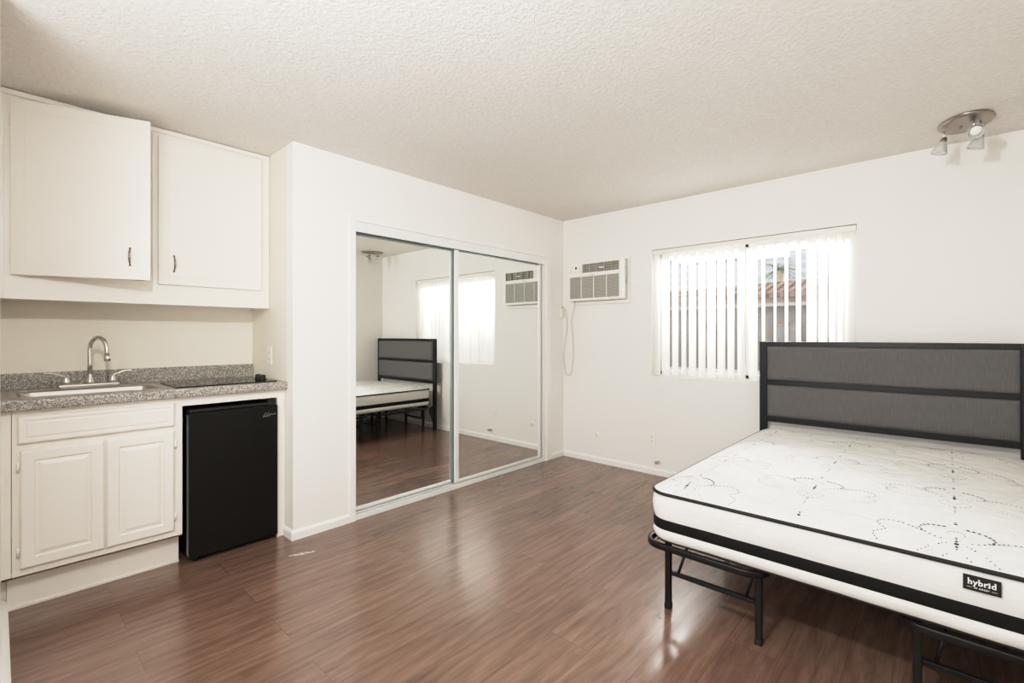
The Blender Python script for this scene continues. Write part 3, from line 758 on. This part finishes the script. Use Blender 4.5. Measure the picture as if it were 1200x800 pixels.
obj('wire_deck', bm, 'blackmetal', bd)
# headboard
HY0, HY1 = -.12, -.085
hb = bpy.data.objects.new('headboard', None); COL.objects.link(hb); hb.parent = bd; hb['_b'] = bd['_b']
HX0, HX1 = 1.910, 3.288
for xa, xb in ((HX0, HX0+.05), (HX1-.032, HX1)):
    obj('headboard_post', B(xa, xb, HY0, HY1, 0, 1.206, bev=.003), 'blackmetal', hb)
for z0, z1, yo in ((1.172, 1.206, 0), (.886, .922, .002), (.612, .652, .002)):
    obj('headboard_rail', B(HX0+.05, HX1-.032, HY0+yo, HY1-.002, z0, z1, bev=.002), 'blackmetal', hb)
def cushion(x0, x1, z0, z1):
    bm = BM(); nx, nz = 40, 14; ed = .03
    def P(i, j, front):
        u, w = i/nx, j/nz
        # denser sampling at edges
        u = .5-.5*math.cos(PI*u); w = .5-.5*math.cos(PI*w)
        x = x0+(x1-x0)*u; z = z0+(z1-z0)*w
        d = min(x-x0, x1-x, ed); e = min(z-z0, z1-z, ed)
        k_ = math.sqrt(max(0, 1-(1-d/ed)**2))*math.sqrt(max(0, 1-(1-e/ed)**2))
        return (x, (HY0+HY1)/2 - (front*(.008+.020*k_)), z)
    for fr_ in (1, -.3):
        g = [[bm.verts.new(P(i, j, fr_)) for j in range(nz+1)] for i in range(nx+1)]
        for i in range(nx):
            for j in range(nz):
                f = bm.faces.new((g[i][j], g[i+1][j], g[i+1][j+1], g[i][j+1])); f.smooth = True
    return obj('headboard_cushion', bm, 'fabric', hb, recalc=False)
cushion(HX0+.0515, HX1-.0335, .9225, 1.1715); cushion(HX0+.0515, HX1-.0335, .6525, .8855)
for xa in (HX0+.004, HX1-.036):
    bm = BM(); prism(bm, [(-.20, .30), (-.12, .34), (-.12, .12), (-.15, .12), (-.20, .24)], 'x', xa+.012, xa+.018); obj('headboard_bracket', bm, 'blackmetal', hb)

# ------------------------------------------------------------------ mattress
mt = thing('mattress', 'white quilted mattress with black piping and a black band on the bed frame', 'mattress', ((X0+X1)/2, (Y0+Y1)/2, .322))
def sdf(x, y, r=.09):
    cx, cy = (X0+X1)/2, (Y0+Y1)/2
    qx, qy = abs(x-cx)-((X1-X0)/2-r), abs(y-cy)-((Y1-Y0)/2-r)
    return r-(math.hypot(max(qx, 0), max(qy, 0))+min(max(qx, qy), 0))     # depth inside
ZP = .549
def ztop(x, y):
    d = max(0, sdf(x, y))
    h = ZP+.004+.044*(1-math.exp(-d/.075))+.012*min(1, d/.6)
    h += .0035*noise.noise(Vector((x*4.5, y*4.5, .3)))*min(1, d/.1) + .0016*noise.noise(Vector((x*13, y*13, 1.3)))*min(1, d/.1)
    return h
NC = 14
def outline(ins, per=60):
    """rounded rectangle sampled evenly, inset by ins"""
    r = max(.09-ins*.6, .02) if ins >= 0 else .09-ins
    P = rrect(X0+ins, X1-ins, Y0+ins, Y1-ins, r, NC)
    out = []
    n = len(P)
    for i in range(n):
        a, b = Vector(P[i]+(0,)), Vector(P[(i+1) % n]+(0,))
        m = 40 if i % (NC+1) == NC else 1
        for j in range(m): out.append(a.lerp(b, j/m))
    return out
def loft(name, prof, mat, wob=0, closed_top=False):
    bm = BM(); R = []
    for ins, z in prof:
        ring = []
        for p in outline(ins):
            dx = wob*noise.noise(Vector((p.x*7, p.y*7, z*14)))
            c = Vector(((X0+X1)/2, (Y0+Y1)/2, 0)); n_ = (p-c); n_.normalize()
            ring.append(bm.verts.new((p.x+n_.x*dx, p.y+n_.y*dx, z+dx*.4)))
        R.append(ring)
    for A, Bq in zip(R, R[1:]):
        n = len(A)
        for j in range(n):
            f = bm.faces.new((A[j], A[(j+1) % n], Bq[(j+1) % n], Bq[j])); f.smooth = True
    if closed_top: bm.faces.new(R[0][::-1])
    return obj(name, bm, mat, mt)
loft('side_cover', [(.12, .332), (.04, .333), (.018, .338), (.008, .347), (.003, .360), (.000, .372), (.002, .384), (.007, .394), (.007, .430), (.004, .440), (-.001, .464), (-.003, .495), (.0, .522), (.006, .543), (.014, .553)], 'quiltside', .006, True)
loft('black_band', [(.010, .389), (.002, .391), (.0005, .396), (.0005, .430), (.002, .434), (.010, .436)], 'band', .004)
bm = BM(); tube(bm, [(p.x, p.y, ZP) for p in outline(.002)], .0075, 8, closed=True); obj('top_piping', bm, 'piping', mt)
bm = BM(); tube(bm, [(p.x, p.y, .3385) for p in outline(.019)], .0070, 8, closed=True); obj('bottom_piping', bm, 'piping', mt)
# quilted top: grid clipped to rounded outline by inset rings
bm = BM(); R = []
ins_list = [.004, .008, .014, .022, .032, .045, .06, .08, .105, .135, .17, .21, .26, .31, .36, .41, .46, .51, .56, .60, .64, .66]
for ins in ins_list:
    ring = []
    for p in outline(ins): ring.append(bm.verts.new((p.x, p.y, ztop(p.x, p.y))))
    R.append(ring)
for A, Bq in zip(R, R[1:]):
    n = len(A)
    for j in range(n):
        f = bm.faces.new((A[j], A[(j+1) % n], Bq[(j+1) % n], Bq[j])); f.smooth = True
f = bm.faces.new(R[-1])
bmesh.ops.recalc_face_normals(bm, faces=bm.faces)
# stitched dotted flower motifs (second material), following the crown
def dot(x, y, r):
    r *= 1.3
    if sdf(x, y) < .012 or not (X0 < x < X1 and Y0 < y < Y1): return
    n = 7; c_ = ztop(x, y)+.0018
    vs = [bm.verts.new((x+r*math.cos(2*PI*i/n), y+r*math.sin(2*PI*i/n), ztop(x+r*math.cos(2*PI*i/n), y+r*math.sin(2*PI*i/n))+.0016)) for i in range(n)]
    f = bm.faces.new(vs); f.material_index = 1
def dotted(P, step, r0, r1):
    P = catmull([(p[0], p[1], 0) for p in P], 14); acc = 0; last = P[0]; tot = sum((b-a).length for a, b in zip(P, P[1:])); run = 0
    for a, b in zip(P, P[1:]):
        L = (b-a).length; run += L; acc += L
        if acc >= step:
            acc = 0; t = run/tot; dot(b.x, b.y, r0+(r1-r0)*t)
def motif(cx, cy, s=1.0, flip=1):
    F = lambda L: [(cx+s*u, cy+s*flip*w) for u, w in L]
    for m_ in (-1, 1):
        G = lambda L: F([(m_*u, w) for u, w in L])
        # big side leaf outline
        dotted(G([(.075, .035), (.12, .085), (.19, .105), (.245, .075), (.262, .03), (.225, -.005), (.255, -.045), (.235, -.085), (.18, -.095), (.10, -.055)]), .0115, .0016, .0030)
        # wing petal
        dotted(G([(.03, -.02), (.075, -.035), (.115, -.085), (.085, -.135), (.035, -.150)]), .013, .0020, .0045)
        dotted(G([(.015, .055), (.055, .105), (.04, .15), (.0, .17)]), .012, .0016, .0026)
        dotted(G([(.02, .0), (.045, .012), (.06, .03)]), .010, .0016, .0024)
        dotted(G([(.012, -.06), (.028, -.085), (.015, -.11), (0, -.115)]), .010, .0014, .002)
        dotted(G([(.012, .075), (.024, .095), (.012, .115), (0, .12)]), .010, .0014, .002)
    for w, r in ((-.05, .0035), (-.035, .0025), (-.02, .004), (0, .006), (.02, .004), (.035, .0025), (.19, .004), (.22, .0025), (.245, .0035), (.27, .002), (-.20, .005), (-.22, .0035)):
        dot(cx+s*0, cy+s*flip*w, r*.9)
for r_ in range(5):
    for c_ in range(3):
        motif(2.095+c_*.437, -1.93+r_*.50+(.28 if c_ == 1 else 0), .80, -1)
for r_ in range(1): motif(2.535, -2.12, .8, -1)
o = obj('quilted_top', bm, ['quilt', 'dots'], mt, recalc=False)
# stitched label under the piping on the foot end
LX0, LX1, LZ0, LZ1 = 2.982, 3.064, .485, .531
ly = Y0-.0005
lb = obj('sewn_label', B(LX0, LX1, ly-.0105, ly-.009, LZ0, LZ1, bev=.0004), 'label', mt)
bm = BM(); yl = ly-.0113
def text_to(bm, body, size, x, z, off=0.0, shear=0, space=1.0):
    cu = bpy.data.curves.new('lettering', 'FONT'); cu.body = body; cu.size = size; cu.offset = off; cu.shear = shear; cu.space_character = space
    cu.align_x = 'CENTER'; cu.extrude = .0002; cu.resolution_u = 3
    ob = bpy.data.objects.new('lettering_source', cu); COL.objects.link(ob); bpy.context.view_layer.update()
    me = bpy.data.meshes.new_from_object(ob.evaluated_get(bpy.context.evaluated_depsgraph_get()))
    t = bmesh.new(); t.from_mesh(me)
    xs = [v.co.x for v in t.verts]
    bmesh.ops.transform(t, matrix=Matrix.Translation((x, yl, z)) @ Matrix.Rotation(PI/2, 4, 'X'), verts=t.verts)
    merge(bm, t); COL.objects.unlink(ob); bpy.data.objects.remove(ob); bpy.data.meshes.remove(me)
    return min(xs)+x, max(xs)+x
lc = (LX0+LX1)/2
xa, xb = text_to(bm, 'hybrid', .0225, lc, .5045, .0005, 0, 1.08)
text_to(bm, 'BY ASHLEY', .0062, lc, .4935, .0001, 0, 1.1)
for a, b in ((LX0+.008, LX0+.020), (LX1-.020, LX1-.008)): box(bm, a, b, yl-.0002, yl+.0002, .4952, .4959)
# slab serifs on the stems of h, r, i, d
wt = xb-xa
for fx_, z in ((.02, .5045), (.115, .5045), (.02, .5208), (.60, .5045), (.735, .5045), (.97, .5045), (.955, .5208), (.40, .5208), (.725, .516)):
    box(bm, xa+wt*fx_-.0022, xa+wt*fx_+.0022, yl-.0002, yl+.0002, z-.0001, z+.0010)
obj('lettering', bm, 'letter', lb)

# ------------------------------------------------------------------ outdoors
G = -3.2
struct('ground', B(-40, 20, .6, 60, G-.2, G), 'ground')
tw = thing('office_tower', 'grey office tower standing far beyond the window', 'building', (-13, 42, G))
bm = BM(); box(bm, -17.2, -6.6, 40, 46, G, 7.75); box(bm, -6.6, -4.4, 40.6, 46, G, 8.3); box(bm, -26, -17.2, 40, 46, G, 8.7); obj('tower_block', bm, 'tower', tw)
bm = BM(); box(bm, -15, -11, 41, 44, 7.75, 8.2); obj('roof_plant', bm, 'greywall', tw)
hs = thing('tiled_house', 'pink stucco house with a clay tile roof just outside the window', 'house', (-2, 9, G))
bm = BM(); box(bm, -9, 3.2, 7.3, 12, G, 1.88); obj('house_wall', bm, 'greywall', hs)
bm = BM(); box(bm, -9.3, 3.4, 7.1, 7.25, 1.93, 2.16); obj('fascia', bm, 'stucco', hs)
bm = BM(); box(bm, -9.3, 3.4, 7.06, 7.12, 1.86, 1.93); obj('gutter', bm, 'whitewall', hs)
bm = BM()
P = [(-9.4, 6.95, 2.14), (3.5, 6.95, 2.14), (3.1, 9.6, 2.84), (.2, 9.6, 2.60), (-1.75, 9.6, 2.27), (-8.3, 9.6, 2.25)]
A = [bm.verts.new(p) for p in P]; Bq = [bm.verts.new((p[0], p[1]+.02, p[2]-.1)) for p in P]
bm.faces.new(A); bm.faces.new(Bq[::-1])
for i in range(6): bm.faces.new((A[i], Bq[i], Bq[(i+1) % 6], A[(i+1) % 6]))
obj('tiled_roof', bm, 'tiles', hs)
for x in (-3.8, -2.4, -1.1, .35, .62, 1.5):
    bm = BM(); box(bm, x-.09, x+.09, 7.26, 7.31, .75, 1.45); f_ = obj('window', bm, 'darkpane', hs)
    bm = BM(); box(bm, x-.13, x-.09, 7.25, 7.30, .7, 1.5); box(bm, x+.09, x+.13, 7.25, 7.30, .7, 1.5); box(bm, x-.13, x+.13, 7.25, 7.30, 1.45, 1.5); obj('window_casing', bm, 'stucco', f_)
bm = BM(); box(bm, .95, 3.2, 7.24, 7.30, 1.2, 1.86); obj('white_panel', bm, 'whitewall', hs)
gw = obj('garden_wall', B(-9, 3.4, 4.9, 5.1, G, .62), 'whitewall', base=(-2.8, 5, G)); tag(gw, 'low pale garden wall outside in front of the tiled house', 'wall')
pt = thing('palm_tree', 'palm tree rising behind the tiled roof outside', 'tree', (-1.25, 14, G))
bm = BM(); tube(bm, [(-1.25, 14, G), (-1.22, 14, 0), (-1.25, 14, 3.45)], [.2, .16, .13], 10); obj('trunk', bm, 'bark', pt)
bm = BM(); random.seed(3)
for i in range(30):
    a = 2*PI*i/30+random.uniform(-.1, .1); el = random.uniform(-.5, 1.1); L = random.uniform(.6, 1.0)
    spine = []
    for j in range(7):
        t = j/6; rad = L*t*math.cos(el*.8); z = 3.45+L*(math.sin(el)*t-.55*t*t)
        spine.append(Vector((-1.25+rad*math.cos(a), 14+rad*math.sin(a), z)))
    tube(bm, spine, [.014-.011*j/6 for j in range(7)], 5)
    side = Vector((-math.sin(a), math.cos(a), 0))
    for j in range(1, 7):
        for s_ in (-1, 1):
            p = spine[j]; q = p+side*s_*(.20*(1-.09*j))+(spine[j]-spine[j-1])*.9+Vector((0, 0, -.05))
            b0 = p+(spine[j]-spine[j-1])*.14
            v = [bm.verts.new(p), bm.verts.new(b0), bm.verts.new(q)]; bm.faces.new(v)
obj('fronds', bm, 'leaf', pt, recalc=False)

# ------------------------------------------------------------------ light
wd = bpy.data.worlds.new('overcast_sky'); S.world = wd; wd.use_nodes = True
nt = wd.node_tree; bg = nt.nodes['Background']
bg.inputs['Color'].default_value = (1, .99, .97, 1); bg.inputs['Strength'].default_value = 6.0
def area(name, loc, target, size, power, col=(1, .97, .93), shape='DISK', sy=None):
    L = bpy.data.lights.new(name, 'AREA'); L.shape = shape; L.size = size
    if sy: L.shape = 'RECTANGLE'; L.size_y = sy
    L.energy = power; L.color = col
    o = bpy.data.objects.new(name, L); COL.objects.link(o); o.location = loc
    o.rotation_euler = (Vector(target)-Vector(loc)).to_track_quat('-Z', 'Y').to_euler(); return o
area('added_window_lamp', (1.5, 1.7, 3.3), (1.75, 0, 1.4), 2.4, 1350, (1, 1, 1), sy=1.2)  # extra lamp outside, added to brighten the slats and their floor reflection
area('key_lamp', (2.28, -4.0, 2.2), (1.3, -1.2, 1.2), .07, 36, (1, 1, 1))
area('bounce_lamp', (1.9, -4.7, 1.3), (1.7, -3.6, 2.44), 1.4, 38, (1, 1, 1), sy=1.0)
area('fill_lamp', (2.1, -5.3, 1.6), (1.2, -1.0, 1.0), 2.2, 24, (1, 1, 1), sy=1.8)

# ------------------------------------------------------------------ camera
cam = bpy.data.cameras.new('camera'); co = bpy.data.objects.new('camera', cam); COL.objects.link(co)
co.location = (2.943, -4.006, 1.2544); co.rotation_euler = (PI/2, 0, math.radians(42.517))
cam.sensor_width = 36; cam.lens = 554/1200*36; cam.shift_y = -7.55/1200; cam.clip_start = .02
S.camera = co
S.view_settings.view_transform = 'Standard'; S.view_settings.look = 'None'; S.view_settings.exposure = -.16; S.view_settings.gamma = 1
vs = S.view_settings; vs.use_curve_mapping = True; cm = vs.curve_mapping; cv = cm.curves[3]
for x_, y_ in ((.1, .103), (.3, .355), (.55, .66), (.8, .845)): cv.points.new(x_, y_)
cv.points[-1].location = (1.0, .93); cm.extend = 'EXTRAPOLATED'; cm.update()
S.cycles.max_bounces = 12; S.cycles.diffuse_bounces = 6; S.cycles.glossy_bounces = 6; S.cycles.transparent_max_bounces = 16
S.cycles.sample_clamp_indirect = 6; S.cycles.use_denoising = True
for o in S.objects:
    if '_b' in o: del o['_b']
